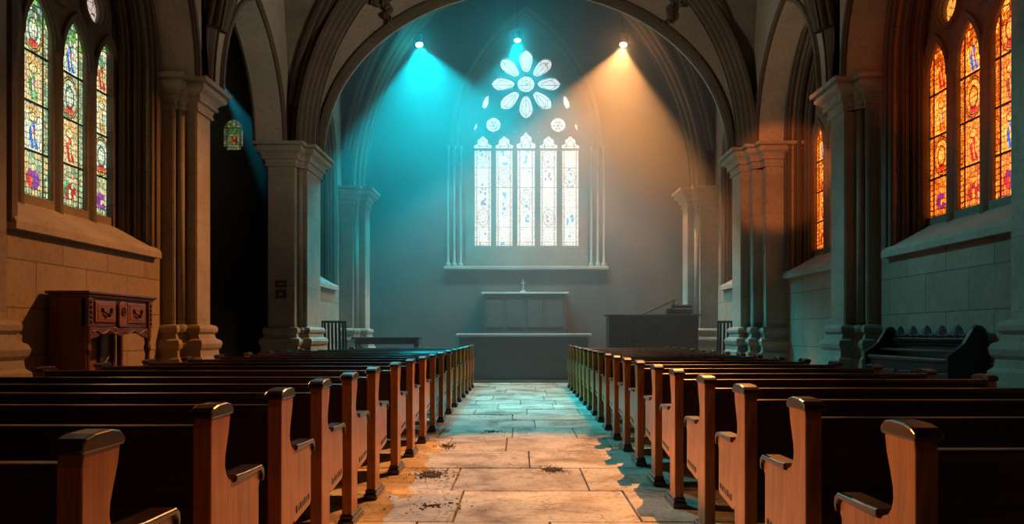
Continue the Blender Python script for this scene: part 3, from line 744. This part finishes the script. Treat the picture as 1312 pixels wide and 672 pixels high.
# ------------------------------------------------------------------ sideboard against the left wall
def sideboard():
    root = empty('sideboard', (-4.72, 8.78, 0), -PI / 2 + PI)   # local x -> +Y, local y -> -X (towards wall)
    tag(root, 'carved dark wooden sideboard with two drawers standing against the warm stone wall', 'sideboard')
    W, D, H = .70, .42, 1.70
    bm = B(); box(bm, -W - .05, W + .05, -.05, D + .02, H - .035, H, .012); box(bm, -W - .025, W + .025, -.025, D, H - .065, H - .035, .01); obj('top', bm, M['cab'], root)
    for s in (-1, 1):
        bm = B()
        if s < 0: box(bm, -W, -W + .035, .02, D, .05, H - .06, .004)
        else: box(bm, W - .035, W, .02, D, 1.28, H - .06, .004); box(bm, W - .05, W, D - .06, D, .05, 1.3, .006)
        obj('side_panel', bm, M['cab'], root)
        bm = B(); x = s * (W - .045)
        lathe(bm, [(.045, 0), (.045, .12), (.03, .15), (.038, .3), (.024, .36), (.04, .44), (.028, .52), (.034, .75), (.026, .98), (.044, 1.05), (.03, 1.12), (.044, 1.2), (.044, 1.32)], (x, .03, 0), 14)
        box(bm, x - .045, x + .045, -.012, .07, 1.30, H - .065, .008)
        for k in range(5):
            z = 1.36 + k * .055; bmesh.ops.create_icosphere(bm, subdivisions=1, radius=.02, matrix=Matrix.Translation((x, -.015, z)))
        obj('carved_post', bm, M['cab'], root)
    bm = B(); box(bm, -W + .04, W - .04, .015, .05, 1.31, H - .06); obj('frieze', bm, M['cab'], root)
    for s in (-1, 1):
        x = s * .34
        bm = B(); box(bm, x - .21, x + .21, -.004, .03, 1.355, 1.60, .012); box(bm, x - .17, x + .17, -.010, 0, 1.385, 1.57, .006)
        d = obj('drawer', bm, M['cab2'], root)
        bm = B()
        tube(bm, [(x - .09, -.012, 1.50), (x - .06, -.035, 1.465), (x, -.045, 1.45), (x + .06, -.035, 1.465), (x + .09, -.012, 1.50)], .011, 8)
        for q in (-.09, .09): bmesh.ops.create_icosphere(bm, subdivisions=2, radius=.022, matrix=Matrix.Translation((x + q, -.012, 1.505)))
        bmesh.ops.create_icosphere(bm, subdivisions=2, radius=.02, matrix=Matrix.Translation((x, -.04, 1.44)))
        obj('handle', bm, M['iron'], d)
    bm = B(); ol = [(-.09, 1.33), (-.075, 1.31), (.075, 1.31), (.09, 1.33), (.09, 1.57), (.06, 1.60), (0, 1.615), (-.06, 1.60), (-.09, 1.57)]
    bm.free(); cp = solid('carved_cartouche', [ol], .03, M['cab2'], root, bevel=.008, y0=-.02)
    bm = B(); lathe(bm, [(.0, -.01), (.028, 0), (.0, .012)], (0, -.025, 1.49), 12); 
    for k in range(12):
        a = 2 * PI * k / 12; bmesh.ops.create_icosphere(bm, subdivisions=1, radius=.013, matrix=Matrix.Translation((.035 * math.cos(a), -.024, 1.49 + .045 * math.sin(a))))
    obj('rosette', bm, M['cab'], cp)
    # shaped apron
    ap = [(-W + .08, 1.30), (-W + .08, 1.17), (-.5, 1.19), (-.42, 1.225), (-.30, 1.235), (-.1, 1.225), (0, 1.20), (.1, 1.225), (.30, 1.235), (.42, 1.225), (.5, 1.19), (W - .08, 1.17), (W - .08, 1.30)]
    solid('apron', [ap], .03, M['cab'], root, bevel=.006, y0=.005)
    bm = B()
    for s in (-1, 1):
        tube(bm, [(s * (W - .1 - .5 * t * 1.0), .0, 1.25 + .02 * math.sin(t * 12)) for t in [k / 12 for k in range(13)]], .010, 6)
    obj('apron_carving', bm, M['cab2'], root)
    # lower panelled back
    bm = B(); box(bm, -W + .05, W - .22, D - .05, D - .02, .25, 1.28); obj('back_panel', bm, M['cab2'], root)
    for x in (-.60, -.22, .16, .45):
        bm = B(); box(bm, x - .025, x + .025, D - .09, D - .05, .35, 1.25, .006); obj('stile', bm, M['cab'], root)
    for a, b in (((-.58, 1.02), (-.28, .62)), ((-.02, .62), (.40, 1.08))):
        bm = B(); tube(bm, [(a[0], D - .1, a[1]), (b[0], D - .1, b[1])], .012, 6); obj('brace', bm, M['cab'], root)
    bm = B(); box(bm, -W + .03, W - .1, .0, D - .02, .60, .66, .012); obj('shelf', bm, M['cab2'], root)
    bm = B(); box(bm, -W + .03, W - .03, .0, D - .02, .12, .2, .012); obj('bottom_shelf', bm, M['cab'], root)
sideboard()

# ------------------------------------------------------------------ carved settle by the right wall
def settle():
    root = empty('carved_settle', (4.72, 9.2, 0), -PI / 2)      # local x -> -Y, local y -> +X (to the wall)
    tag(root, 'black carved settle with scrolled ends and fretted cresting against the grey stone wall', 'bench')
    L = .98; D = .44
    prof = [(0, .0), (0, .93), (.0, .98), (.05, 1.02), (.10, 1.05), (.18, 1.12), (.24, 1.22), (.28, 1.29), (.33, 1.325), (.38, 1.32), (.42, 1.28), (.44, 1.2), (.44, 0)]
    for s in (-1, 1):
        me = outline_mesh([prof], .07, .01, 0, 2); me.transform(Matrix.Rotation(PI / 2, 4, 'Z')); me.transform(Matrix.Translation((s * L + .035, 0, 0)))
        e = link('scrolled_end', me, M['cresting'], root)
        bm = B()
        sp = [(s * (L + .04), .33 + .06 * (1 - t) * math.cos(t * 11), 1.25 + .06 * (1 - t) * math.sin(t * 11)) for t in [k / 20 for k in range(20)]]
        tube(bm, sp, .008, 6); obj('scroll_carving', bm, M['cresting'], e)
    bm = B(); box(bm, -L, L, .02, D, .90, .95, .015); obj('seat', bm, M['cresting'], root)
    bm = B(); box(bm, -L, L, .05, .09, .02, .90, .004)
    for k in range(5):
        x = -L + .2 + k * .4; box(bm, x - .14, x + .14, .035, .05, .2, .78, .008)
    obj('front_panel', bm, M['cresting'], root)
    bm = B(); box(bm, -L, L, D - .05, D, .95, 1.16, .006); obj('back_panel', bm, M['cresting'], root)
    bm = B(); box(bm, -L, L, .20, .25, 1.00, 1.04, .012, 3); obj('mid_rail', bm, M['cresting'], root)
    bm = B(); box(bm, -L, L, D - .08, D - .02, 1.15, 1.18, .01)
    for k in range(40): bmesh.ops.create_icosphere(bm, subdivisions=1, radius=.02, matrix=Matrix.Translation((-L + .04 + k * .049, D - .07, 1.135)))
    for k in range(40): bmesh.ops.create_icosphere(bm, subdivisions=1, radius=.018, matrix=Matrix.Translation((-L + .06 + k * .049, D - .07, 1.09)))
    obj('beaded_rail', bm, M['cresting'], root)
    for k in range(6):
        x = -L + .20 + k * .33; bm = B()
        for q in range(-4, 5):
            a = PI / 2 + q * .33; l = .14 - .009 * abs(q)
            m = Matrix.Translation((x + math.cos(a) * l * .55, D - .05, 1.19 + math.sin(a) * l * .55)) @ Matrix.Rotation(-a, 4, 'Y') @ Matrix.Diagonal((l * .55, .018, .020, 1))
            bmesh.ops.create_icosphere(bm, subdivisions=2, radius=1, matrix=m)
        bmesh.ops.create_icosphere(bm, subdivisions=2, radius=.024, matrix=Matrix.Translation((x, D - .055, 1.20)))
        for s_ in (-1, 1):
            tube(bm, [(x + s_ * (.155 - .10 * (t / 14)) + .028 * math.cos(t * .7) * s_, D - .05, 1.205 + .022 * math.sin(t * .7)) for t in range(15)], .010, 6)
        obj('fleuron', bm, M['cresting'], root)
settle()

# ------------------------------------------------------------------ chancel furniture
root = empty('altar_frontal', (.08, 18.8, 0)); tag(root, 'wide plain altar block with a pale top slab closing the aisle', 'altar')
bm = B(); box(bm, -1.62, 1.62, -.15, .5, .0, 1.16, .01); obj('body', bm, M['altar'], root)
bm = B(); box(bm, -1.70, 1.70, -.22, .58, 1.16, 1.235, .02); obj('top_slab', bm, M['altar_top'], root)
bm = B(); box(bm, -1.68, 1.68, -.24, .52, 0, .07, .015); obj('plinth', bm, M['trim_pale'], root)
root = empty('high_altar', (.12, 20.45, 0)); tag(root, 'tall dim high altar with thin pale ledge under the great window', 'altar')
bm = B(); box(bm, -1.12, 1.12, -.1, .5, 0, 2.32, .01)
for k in range(4):
    x = -.84 + k * .56; box(bm, x - .22, x + .22, -.12, -.09, 1.4, 2.18, .01)
obj('body', bm, M['altar'], root)
bm = B(); box(bm, -1.2, 1.2, -.16, .52, 2.32, 2.37, .015); obj('ledge', bm, M['altar_top'], root)
root = empty('altar_cross', (.07, 20.5, 2.37)); tag(root, 'tiny pale cross standing on the high altar', 'cross')
bm = B(); box(bm, -.09, .09, -.05, .05, 0, .03, .005); box(bm, -.06, .06, -.035, .035, .03, .06, .005); obj('base', bm, M['altar_top'], root)
bm = B(); box(bm, -.013, .013, -.01, .01, .05, .36, .004); box(bm, -.06, .06, -.01, .01, .25, .275, .004); obj('cross', bm, M['altar_top'], root)
# side table on the left of the chancel
root = empty('side_table', (-3.22, 17.9, 0)); tag(root, 'long low table in the teal haze left of the altar', 'table')
bm = B(); box(bm, -.82, .82, -.25, .25, 1.10, 1.15, .012); obj('tabletop', bm, M['dark'], root)
bm = B(); box(bm, -.74, .74, -.2, .2, .98, 1.10, .004); obj('apron', bm, M['dark'], root)
for sx in (-1, 1):
    for sy in (-1, 1):
        bm = B(); lathe(bm, [(.035, 0), (.04, .1), (.025, .2), (.035, .6), (.03, .8), (.04, .98)], (sx * .7, sy * .18, 0), 10); obj('leg', bm, M['dark'], root)
# organ console on the right
root = empty('organ_console', (3.26, 18.22, 0)); tag(root, 'dark organ console with raised sloping music desk, right of the altar', 'organ')
bm = B(); box(bm, -1.12, 1.05, -.25, .35, 0, 1.66, .01)
for k in range(4):
    x = -.8 + k * .52; box(bm, x - .2, x + .2, -.27, -.24, .7, 1.5, .01)
obj('case', bm, M['dark'], root)
bm = B(); box(bm, -1.18, 1.1, -.3, .4, 1.66, 1.70, .012); obj('top', bm, M['dark'], root)
bm = B(); ol = [(-.3, 1.70), (.52, 2.08), (.53, 2.05), (-.24, 1.70)]; bm.free(); solid('music_desk', [ol], .5, M['dark'], root, y0=-.15)
bm = B(); tube(bm, [(.5, .0, 1.70), (.5, .0, 2.05)], .015, 6); obj('desk_prop', bm, M['dark'], root)
bm = B(); box(bm, .36, .95, -.1, .3, 1.70, 1.86, .05, 3); box(bm, .5, .95, 0, .3, 1.85, 1.95, .04, 3); obj('stop_box', bm, M['dark'], root)

def slat_chair(loc, rz, label):
    root = empty('slatted_chair', loc, rz); tag(root, label, 'chair')
    for s in (-1, 1):
        bm = B(); tube(bm, [(s * .27, .20, 0), (s * .27, .22, .5), (s * .25, .34, 1.5)], .022, 8); obj('rear_post', bm, M['iron'], root)
        bm = B(); tube(bm, [(s * .25, -.22, 0), (s * .25, -.22, .46)], .022, 8); obj('leg', bm, M['iron'], root)
    bm = B(); box(bm, -.28, .28, -.25, .24, .45, .49, .01); obj('seat', bm, M['iron'], root)
    bm = B(); tube(bm, [(-.27, .34, 1.5), (.27, .34, 1.5)], .026, 8); obj('top_rail', bm, M['iron'], root)
    for k in range(6):
        x = -.205 + k * .082; bm = B(); tube(bm, [(x, .22, .49), (x * .96, .34, 1.5)], .026, 4); obj('slat', bm, M['iron'], root)
slat_chair((-4.08, 16.35, 0), .35, 'dark high-backed slatted chair against the lit chancel wall, beside the plaqued pier')
slat_chair((4.60, 16.40, 0), -.35, 'dark high-backed slatted chair beside the stepped pier, under the red window')

# tall dark cupboard in the chapel
root = empty('tall_stall', (-6.15, 15.2, 0)); tag(root, 'black rounded-top wooden stall standing in the dark side chapel', 'stall')
solid('back', [[(-.25, 0), (-.25, 1.55), (-.2, 1.68), (0, 1.74), (.2, 1.68), (.25, 1.55), (.25, 0)]], .06, M['dark'], root, bevel=.01, y0=.2)
bm = B(); box(bm, -.25, .25, -.25, .22, .42, .48, .01); obj('seat', bm, M['dark'], root)
for s in (-1, 1):
    bm = B(); box(bm, s * .27 - .03, s * .27 + .03, -.25, .24, 0, .85, .01); obj('side_panel', bm, M['dark'], root)

# plaques on the pier
for nm, z0, z1, lab, ov in (('plaque', 2.14, 2.27, 'small dark upper plaque with a band of relief on the wide pier', False), ('plaque', 1.92, 2.09, 'small dark square lower plaque with an oval emblem on the wide pier', True)):
    root = empty(nm, (-4.68, 14.49, z0)); tag(root, lab, 'plaque')
    bm = B(); box(bm, -.11, .11, -.03, .01, 0, z1 - z0, .008); obj('plate', bm, M['plaque'], root)
    bm = B()
    if ov: bmesh.ops.create_icosphere(bm, subdivisions=2, radius=1, matrix=Matrix.Translation((0, -.03, .085)) @ Matrix.Diagonal((.05, .012, .035, 1)))
    else: box(bm, -.075, .075, -.038, -.028, .04, .085, .006)
    obj('relief', bm, M['brass'], root)

# dirt on the floor
def dirt(x, y, sx, sy, n, seed, label):
    r = random.Random(seed); bm = B()
    for k in range(n):
        a = r.uniform(0, 2 * PI); q = r.gauss(0, .5); s = r.uniform(.003, .014) * (1 - min(abs(q), .8) * .6)
        m = Matrix.Translation((math.cos(a) * q * sx, math.sin(a) * q * sy, s * .15)) @ Matrix.Rotation(r.uniform(0, 3), 4, 'Z') @ Matrix.Diagonal((s * r.uniform(1, 2), s, s * .5, 1))
        bmesh.ops.create_icosphere(bm, subdivisions=1, radius=1, matrix=m)
    o = obj('dirt', bm, M['dirt']); o.location = (x, y, 0.004); tag(o, label, 'dirt', kind='stuff')
dirt(-.78, 6.45, .24, .34, 420, 1, 'wide scatter of loose earth beside the pew feet')
dirt(.29, 6.7, .16, .2, 320, 2, 'small heap of earth in the middle of the aisle')
dirt(-.36, 9.3, .30, .22, 130, 3, 'thin scatter of crumbs of earth farther up the aisle')
dirt(-.80, 8.1, .16, .4, 160, 4, 'sparse earth trail along the farther pew feet')
dirt(-.6, 5.3, .5, .3, 60, 6, 'few scattered specks of earth on the nearest flagstones')

# ------------------------------------------------------------------ haze
def haze(name, b, dens, col, label, aniso=.25, rise=False):
    bm = B(); box(bm, *b); m = bpy.data.materials.new(name); m.use_nodes = True; nt = m.node_tree
    nt.nodes.remove(nt.nodes['Principled BSDF'])
    v = N(nt, 'ShaderNodeVolumeScatter', Density=dens, Anisotropy=aniso); v.inputs['Color'].default_value = (*col, 1)
    nt.links.new(v.outputs[0], nt.nodes['Material Output'].inputs['Volume'])
    if rise:                                        # haze thickened upwards so the beams fade before the floor
        g = N(nt, 'ShaderNodeNewGeometry'); sp = N(nt, 'ShaderNodeSeparateXYZ'); nt.links.new(g.outputs['Position'], sp.inputs[0])
        mr = N(nt, 'ShaderNodeMapRange', interpolation_type='SMOOTHSTEP'); nt.links.new(sp.outputs[2], mr.inputs[0])
        mr.inputs[1].default_value = 1.0; mr.inputs[2].default_value = 6.5; mr.inputs[3].default_value = dens * .24; mr.inputs[4].default_value = dens
        nt.links.new(mr.outputs[0], v.inputs['Density'])
    o = obj(name, bm, m); tag(o, label, 'haze', kind='stuff'); return o
haze('haze', (-4.55, 4.95, 15.5, 20.98, .02, 12.0), .088, (1, 1, 1), 'stage haze hanging in the chancel around the light beams', rise=True)
haze('haze', (-9.85, -5.2, 12.2, 19.0, .02, 8.5), .07, (1, 1, 1), 'thin haze in the dark side chapel')

# ------------------------------------------------------------------ lights
def aim(o, tgt): o.rotation_euler = (Vector(tgt) - o.location).to_track_quat('-Z', 'Y').to_euler()
def spot(name, loc, tgt, col, power, deg, blend, r=.05, falloff=False):
    l = bpy.data.lights.new(name, 'SPOT'); l.color = col; l.energy = power; l.spot_size = math.radians(deg); l.spot_blend = blend; l.shadow_soft_size = r
    if falloff:                                     # focused stage beam: fades slower than a bare bulb
        l.use_nodes = True; nt = l.node_tree; f = nt.nodes.new('ShaderNodeLightFalloff'); f.inputs['Strength'].default_value = 1.0
        a = nt.nodes.new('ShaderNodeMath'); a.operation = 'MULTIPLY_ADD'; a.inputs[1].default_value = .45
        q = nt.nodes.new('ShaderNodeMath'); q.operation = 'MULTIPLY'; q.inputs[1].default_value = 1.8; nt.links.new(f.outputs['Quadratic'], q.inputs[0])
        nt.links.new(f.outputs['Linear'], a.inputs[0]); nt.links.new(q.outputs[0], a.inputs[2])
        nt.links.new(a.outputs[0], nt.nodes['Emission'].inputs['Strength'])
    o = bpy.data.objects.new(name, l); COL.objects.link(o); o.location = loc; aim(o, tgt); return o
def fixture(loc, tgt, col, s, label):
    root = empty('spotlight', loc); tag(root, label, 'spotlight', 'coloured spotlights in the chancel')
    q = (Vector(tgt) - Vector(loc)).to_track_quat('-Z', 'Y').to_matrix().to_4x4()
    bm = B(); lathe(bm, [(.05, .26), (.075, .24), (.08, .05), (.10, .03), (.10, .0), (.088, .0), (.085, .03)], seg=20); bm.transform(q); obj('housing', bm, M['iron'], root, True)
    bm = B(); lathe(bm, [(.001, -.004), (.05, -.003), (.086, .006), (.086, .012)], seg=20); bm.transform(q); obj('lens', bm, emit('lens_' + label[:8], col, s), root)
    bm = B(); tube(bm, [(-.11, 0, .1), (-.11, 0, .30), (.11, 0, .30), (.11, 0, .1)], .012, 6); tube(bm, [(0, 0, .3), (0, .3 if abs(loc[0]) > 1 else .2, .85 if abs(loc[0]) > 1 else 2.35)], .007, 8); obj('yoke', bm, M['iron'], root)
CY = (.0, .70, .88); OR = (1.0, .42, .13)
LL = (-2.58, 18.9, 8.60); LM = (-.08, 19.0, 8.75); LR = (2.62, 18.9, 8.60)
fixture(LL, (-1.6, 17.0, 3), (.35, .95, 1.0), 60, 'cyan spotlight high on the left of the great window')
fixture(LM, (0, 17.5, 3), (.25, .9, 1.0), 14, 'cyan spotlight just above the rose of the great window')
fixture(LR, (1.6, 17.0, 3), (1.0, .72, .42), 60, 'orange spotlight high on the right of the great window')
def under(p, t, d=.055): v = (Vector(t) - Vector(p)).normalized(); return tuple(Vector(p) + v * d)
spot('beam_cyan', under(LL, (-1.8, 18.4, 3)), (-1.6, 18.2, 3), CY, 800, 90, .3, falloff=True)
spot('beam_middle', under(LM, (0, 18.5, 3)), (0.0, 18.5, 3), CY, 400, 96, .6, falloff=True)
spot('beam_orange', under(LR, (1.75, 18.4, 3)), (1.6, 18.2, 3), OR, 760, 84, .3, falloff=True)
# point fills added beside the lamps to bring coloured ambient into the haze
for nm, p, c, e in (('fill_middle', (LM[0], LM[1] - .28, LM[2] - .12), (.0, .66, .80), 70), ('fill_cyan', (LL[0], LL[1] - .28, LL[2] - .12), (.0, .66, .80), 40), ('fill_orange', (LR[0], LR[1] - .28, LR[2] - .12), (1.0, .45, .16), 22)):
    l = bpy.data.lights.new(nm, 'POINT'); l.color = c; l.energy = e; l.shadow_soft_size = .04
    o = bpy.data.objects.new(nm, l); COL.objects.link(o); o.location = p
# unseen nave spots added above the frame, standing in for the chancel lamps' throw
NL = (-2.9, 13.6, 8.1); NR = (3.1, 13.6, 8.1)
spot('nave_orange', NR, (-.35, 5.8, 0), (1.0, .36, .085), 8600, 32, .5, .035)
spot('nave_cyan', NL, (2.2, 8.5, 0), (.11, .55, .59), 1700, 64, .6, .04)
spot('far_cyan', NL, (.2, 13.2, 0), (.02, .60, .74), 3600, 34, .9, .04)  # added to push cyan onto the far aisle floor
spot('wash_orange', NR, (-5.0, 9.4, 1.0), (1.0, .34, .08), 3900, 38, .8, .06)  # added wash that warms the left wall
spot('chapel_beam', (-6.15, 15.3, 6.35), (-5.1, 15.2, 4.6), (.02, .55, .75), 420, 24, .6)
spot('fill_red', (.6, 4.2, 3.3), (5.6, 9.3, 4.9), (1.0, .10, .02), 300, 23, .6, .1)  # unseen red fill added in the nave to redden the window stonework
spot('floor_cyan', NL, (.9, 5.6, 0), (.01, .62, .76), 1100, 26, .8, .04)  # added to deepen the teal on the right of the aisle
spot('fill_amber', (3.0, 8.4, 5.1), (5.1, 14.5, 4.3), (1.0, .22, .04), 900, 20, .4, .1)  # unseen amber fill added to tint the stepped pier near its capital
spot('fill_pew_ends', (-4.3, 7.3, 2.05), (1.1, 3.9, .75), (1.0, .40, .12), 1250, 52, .8, .15)  # unseen warm fill added low at the left for the right pew ends
spot('fill_vault', (3.4, 8.2, 4.7), (-3.9, 14.2, 7.2), (1.0, .84, .64), 700, 60, 1.0, .3)  # unseen fill added to brighten the left vault and spandrel
spot('fill_vault_right', (-3.4, 8.2, 4.7), (4.1, 14.2, 7.2), (1.0, .80, .58), 520, 60, 1.0, .3)  # matching unseen fill added for the right side

w = bpy.data.worlds.new('World'); scene.world = w; w.use_nodes = True
w.node_tree.nodes['Background'].inputs[0].default_value = (.5, .55, .7, 1); w.node_tree.nodes['Background'].inputs[1].default_value = .0

# ------------------------------------------------------------------ camera
cam = bpy.data.cameras.new('Camera'); co = bpy.data.objects.new('Camera', cam); COL.objects.link(co)
co.location = (0, 0, 1.23); co.rotation_euler = (PI / 2, 0, 0)
cam.sensor_width = 36; cam.lens = 950 / 1312 * 36; cam.shift_y = 92 / 1312; cam.shift_x = -11 / 1312; cam.clip_start = .05; cam.clip_end = 100
scene.camera = co
vs = scene.view_settings; vs.view_transform = 'Standard'; vs.look = 'None'; vs.gamma = 1; vs.use_curve_mapping = False; vs.exposure = 0
scene.cycles.use_denoising = True; scene.cycles.max_bounces = 6; scene.cycles.volume_bounces = 0; scene.cycles.sample_clamp_indirect = 4
